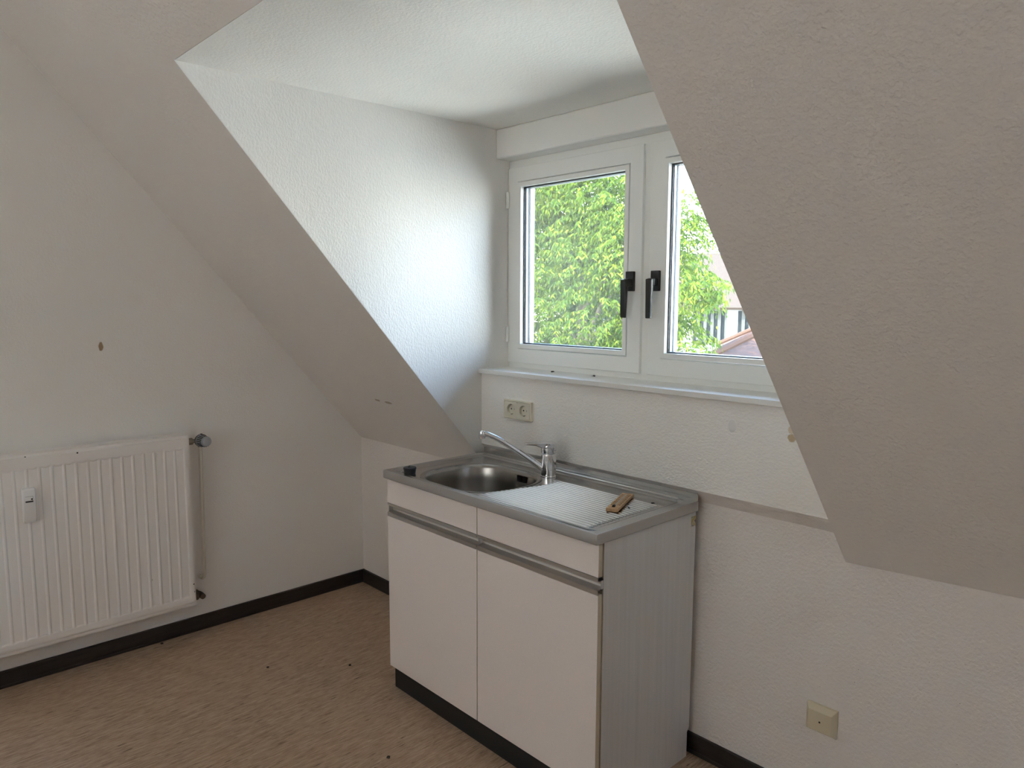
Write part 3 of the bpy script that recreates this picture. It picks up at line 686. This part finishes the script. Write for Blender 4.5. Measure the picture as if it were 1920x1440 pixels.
# heat meter clipped to the radiator
HM = thing('heat_meter', (RX, -1.4375, .694), 'slim white heat cost meter clipped to the radiator', 'meter')
hy0, hy1, hz0, hz1 = -1.4585, -1.4170, .6290, .7560; xf0 = RX + .0003
hb = MB(); prof = [(xf0, hz0), (RX + .010, hz0), (RX + .0215, hz0 + .016), (RX + .0285, hz0 + .075), (RX + .0255, hz1 - .004), (RX + .020, hz1), (xf0, hz1)]
hb.prism([(x, hy0, z) for x, z in prof], (0, hy1 - hy0, 0)); hb.build('case', 'white_plastic', HM, bevel=.0035, seg=3)
def fx_(z):
    for (xa, za), (xb, zb_) in zip(prof[2:4], prof[3:5]):
        if za <= z <= zb_: return xa + (xb - xa) * (z - za) / (zb_ - za)
    return RX + .025
def plate(mb, ya, yb, za, zb_, t=.0004):
    mb.prism([(fx_(za), ya, za), (fx_(za), yb, za), (fx_(zb_), yb, zb_), (fx_(zb_), ya, zb_)], (t, 0, 0))
mb = MB(); plate(mb, -1.4500, -1.4265, .7080, .7135); mb.build('display', 'darkgrey', HM)
mb = MB(); plate(mb, -1.4500, -1.4265, .7285, .7293); plate(mb, -1.4273, -1.4265, .7200, .7290); mb.build('label_lines', 'print', HM)
zc = .7185; mb = MB().cyl((fx_(zc), -1.4300, zc), (fx_(zc) + .0005, -1.4300, zc), .0030, n=16); mb.build('status_eye', 'dark', HM)

# ------------------------------------------------------------------ crumbs on the floor
random.seed(5)
def crumb(x, y, s, label):
    bm = bmesh.new(); bmesh.ops.create_icosphere(bm, subdivisions=2, radius=s)
    for v in bm.verts: v.co *= random.uniform(.75, 1.2); v.co.z = max(v.co.z * .7, -s * .4)
    me = bpy.data.meshes.new('crumb'); bm.to_mesh(me); bm.free(); me.materials.append(M['crumb'])
    o = bpy.data.objects.new('crumb', me); COL.objects.link(o); o.location = (x, y, s * .4)
    tag(o, label, 'crumb', 'crumbs on the floor')
crumb(.0360, -.995, .0055, 'dark crumb on the floor against the skirting below the radiator')
crumb(.5255, -.7596, .0050, 'dark crumb on the open floor, farther from the cabinet')
crumb(.7281, -.5155, .0050, 'dark crumb on the floor nearest the left back corner of the cabinet')
crumb(1.3247, -.7334, .0060, 'dark crumb on the floor in front of the cabinet plinth, at the bottom')
crumb(1.0500, -.5147, .0032, 'tiny pale crumb on the floor beside the left end of the plinth')
bpy.data.objects['crumb.004'].data.materials[0] = mat('pale_crumb', (.45, .38, .26), .8)

# ------------------------------------------------------------------ outdoors
GZ = -5.5
tag(MB().box(-80, 60, .6, 90, GZ - .3, GZ).build('garden_ground', 'pale_ground'), kind='structure')
# tree beyond the window: drooping compound leaves on a rounded crown
TREE = thing('broadleaf_tree', (-4.6, 7.2, GZ), 'bright green leafy tree outside the window', 'tree')
blobs = [((-5.70, 7.0, 2.75), 1.35), ((-4.75, 7.2, 2.60), 1.35), ((-5.20, 6.7, 1.45), 1.45), ((-4.05, 7.1, 1.65), 1.25), ((-4.75, 6.8, .55), 1.45), ((-6.4, 7.0, 1.6), 1.5),
         ((-3.40, 6.9, 2.20), .80), ((-3.55, 7.1, 1.05), .5), ((-2.82, 6.8, 2.35), .42), ((-2.62, 6.5, 1.65), .42), ((-2.35, 6.5, 1.42), .27), ((-2.16, 6.5, 1.60), .22), ((-2.40, 6.6, .82), .26),
         ((-2.70, 6.7, 2.70), .26), ((-2.58, 6.6, 1.10), .14), ((-5.7, 7.0, 3.6), 1.0), ((-4.9, 7.3, -.6), 1.3), ((-6.5, 7.2, .1), 1.4), ((-3.7, 7.0, .1), .9), ((-6.8, 8.4, 3.2), 1.4), ((-5.4, 8.2, 3.2), 1.1), ((-6.2, 8.5, 1.6), 1.4), ((-4.9, 7.8, 1.4), 1.1), ((-6.1, 8.3, .0), 1.4), ((-5.0, 7.2, 3.2), .9), ((-6.3, 6.8, 3.0), 1.0), ((-4.2, 7.4, 2.5), .8), ((-4.25, 6.9, 3.05), .7), ((-4.95, 6.9, 3.15), .8), ((-3.75, 6.8, 2.75), .55), ((-5.6, 6.7, 3.0), .8)]
rnd = random.Random(11)
fol = MB(); V = fol.v; Fc = fol.f
def leaflet(p, d, w, ln):
    side_ = d.cross(Vector((rnd.uniform(-1, 1), rnd.uniform(-1, 1), rnd.uniform(-.3, 1)))).normalized() * w
    nrm_ = side_.cross(d).normalized() * (w * .35)
    b = len(V)
    for v in (p, p + d * ln * .40 + side_ + nrm_ * .7, p + d * ln, p + d * ln * .40 - side_ + nrm_ * .7): V.append(tuple(v))
    Fc.append((b, b + 1, b + 2)); Fc.append((b, b + 2, b + 3))
for cen, r in blobs:
    cen = Vector(cen); nsp = int(470 * r ** 2 + 34)
    for _ in range(nsp):
        while True:
            u = Vector((rnd.uniform(-1, 1), rnd.uniform(-1, 1), rnd.uniform(-1, 1)))
            if .05 < u.length < 1: break
        rr = u.length ** .35; u.normalize()
        p = cen + u * rr * r * .92
        az = Vector((u.x, u.y - .35, 0)); az = (az.normalized() if az.length > .01 else Vector((1, 0, 0)))
        az = (az + Vector((rnd.uniform(-.8, .8), rnd.uniform(-.8, .8), 0))).normalized()
        ln = rnd.uniform(.22, .40) * (1 if r > .3 else .7); nl = rnd.randint(4, 6)
        for i in range(nl + 1):
            t = i / nl; q = p + az * ln * t + Vector((0, 0, .10 * t - .42 * ln * t * t * 1.6))
            dd = az * (1 - .5 * t) + Vector((0, 0, -.25 - 1.1 * t))
            sd = Vector((-az.y, az.x, 0))
            for s_ in ((-1, 1) if i < nl else (0,)):
                d = (dd * .55 + sd * s_ * .8 + Vector((0, 0, -.45)) + Vector((rnd.uniform(-.25, .25), rnd.uniform(-.25, .25), rnd.uniform(-.25, .25)))).normalized()
                leaflet(q, d, rnd.uniform(.010, .015), rnd.uniform(.058, .095))
fol.mi = [0] * len(Fc)
fol.build('foliage', 'leaf', TREE, recalc=False)
tk = MB(); tk.tube([(-4.6, 7.2, GZ - .1), (-4.62, 7.2, -3), (-4.72, 7.1, -.8), (-4.80, 7.1, .8), (-4.9, 7.1, 2.4)], [.22, .18, .14, .10, .04], 12)
trunk = tk.build('trunk', 'bark', TREE, smooth=True)
for cen, r in blobs:
    if cen[0] < -6: a = Vector((-4.74, 7.1, -.4))
    else: a = Vector((-4.78, 7.1, min(1.6, max(-.9, cen[2] - .9))))
    c_ = Vector(cen); md = (a + c_) / 2 + Vector((0, 0, .15))
    MB().tube([a, md, c_], [.045 * min(1, r + .3), .03 * min(1, r + .3), .010], 8).build('branch', 'bark', TREE, smooth=True)
# pale building with slot windows, seen far beyond the tree
BD = Vector((-.52790, .84931, 0)); BR = Vector((.84931, .52790, 0)); B0 = Vector((CAM.x, CAM.y, 0)) + BD * 36
def bp(t, d, z): return B0 + BR * t + BD * d + Vector((0, 0, z))
def bbox(mb, t0, t1, d0, d1, z0, z1, mi=0):
    mb.add([bp(t0, d0, z0), bp(t1, d0, z0), bp(t1, d1, z0), bp(t0, d1, z0), bp(t0, d0, z1), bp(t1, d0, z1), bp(t1, d1, z1), bp(t0, d1, z1)],
           [(0, 3, 2, 1), (4, 5, 6, 7), (0, 1, 5, 4), (1, 2, 6, 5), (2, 3, 7, 6), (3, 0, 4, 7)], mi)
HB = thing('hall_building', bp(0, 4, GZ), 'white hall with narrow upright windows and grey tiled roof beyond the tree', 'building')
mb = MB(); bbox(mb, -7, 8, 0, 9, GZ, 1.12); mb.build('wall', 'render', HB)
mb = MB(); bbox(mb, -7.3, 8.3, -.30, 9.3, 1.06, 1.22); mb.build('eaves', 'fin', HB)
def roofmesh(mb_pts, uvs, name, matk, parent, thick=.12):
    me = bpy.data.meshes.new(name); off = wloc(parent)
    vs = [Vector(p) for p in mb_pts]; nn = (vs[1] - vs[0]).cross(vs[-1] - vs[0]).normalized()
    if nn.z < 0: nn = -nn
    n = len(vs)
    me.from_pydata([tuple(v - off) for v in vs] + [tuple(v - off - nn * thick) for v in vs], [], [tuple(range(n)), tuple(range(2 * n - 1, n - 1, -1))] + [(i, n + i, n + (i + 1) % n, (i + 1) % n) for i in range(n)])
    ul = me.uv_layers.new(name='UVMap')
    for p in me.polygons:
        for li in p.loop_indices: ul.data[li].uv = uvs[me.loops[li].vertex_index % n]
    me.materials.append(M[matk]); o = bpy.data.objects.new(name, me); COL.objects.link(o); o.parent = parent; return o
rl = math.hypot(4.6, 2.7)
roofmesh([bp(-7.4, -.4, 1.15), bp(8.4, -.4, 1.15), bp(8.4, 4.5, 3.95), bp(-7.4, 4.5, 3.95)], [(0, 0), (15.8, 0), (15.8, rl), (0, rl)], 'roof', 'tiles_grey', HB)
roofmesh([bp(-7.4, 9.4, 1.15), bp(8.4, 9.4, 1.15), bp(8.4, 4.5, 3.95), bp(-7.4, 4.5, 3.95)], [(0, 0), (15.8, 0), (15.8, rl), (0, rl)], 'roof', 'tiles_grey', HB)
for gi in (-1, 0, 1):
    for k in range(5):
        t = gi * 2.04 - .65 + k * .32
        if gi == 1: t += .0
        mb = MB(); bbox(mb, t - .08, t + .08, -.012, .0, -.52, .99); mb.build('window', 'slot_glass', HB)
        mb = MB(); bbox(mb, t + .085, t + .235 if k < 4 else t + .16, -.07, 0, -.60, 1.06); mb.build('fin', 'fin', HB)
# low house with reddish hipped roof, nearer
HX = thing('tiled_house', (-1.2, 11.3, GZ), 'low house with reddish hipped tile roof seen over the sill', 'building')
A = Vector((-3.76, 9.08, .43)); e1 = Vector((.88, .47, 0)).normalized(); e2 = Vector((-e1.y, e1.x, 0)); ln_, wd_, rs = 6.0, 4.4, .50
pA, pB, pC, pD = A, A + e1 * ln_, A + e1 * ln_ + e2 * wd_, A + e2 * wd_
q1 = A + e1 * (wd_ / 2) + e2 * (wd_ / 2) + Vector((0, 0, wd_ / 2 * rs)); q2 = A + e1 * (ln_ - wd_ / 2) + e2 * (wd_ / 2) + Vector((0, 0, wd_ / 2 * rs)); sl_ = wd_ / 2 * math.hypot(1, rs)
roofmesh([pA, pB, q2, q1], [(0, 0), (ln_, 0), (ln_ - wd_ / 2, sl_), (wd_ / 2, sl_)], 'roof_face', 'tiles_red', HX, .08)
roofmesh([pD, pA, q1], [(0, 0), (wd_, 0), (wd_ / 2, sl_)], 'roof_face', 'tiles_red', HX, .08)
roofmesh([pC, pD, q1, q2], [(0, 0), (ln_, 0), (ln_ - wd_ / 2, sl_), (wd_ / 2, sl_)], 'roof_face', 'tiles_red', HX, .08)
roofmesh([pB, pC, q2], [(0, 0), (wd_, 0), (wd_ / 2, sl_)], 'roof_face', 'tiles_red', HX, .08)
for a, b in ((pA, q1), (pD, q1), (q1, q2), (pB, q2), (pC, q2)):
    MB().tube([a + Vector((0, 0, .02)), b + Vector((0, 0, .02))], .07, 8).build('ridge_cap', 'tiles_red', HX, smooth=True)
w_ = MB(); ci = [pA + (e1 + e2) * .3, pB + (-e1 + e2) * .3, pC + (-e1 - e2) * .3, pD + (e1 - e2) * .3]
w_.prism([Vector((p.x, p.y, GZ)) for p in ci], (0, 0, .40 - GZ)); w_.build('wall', 'render', HX)
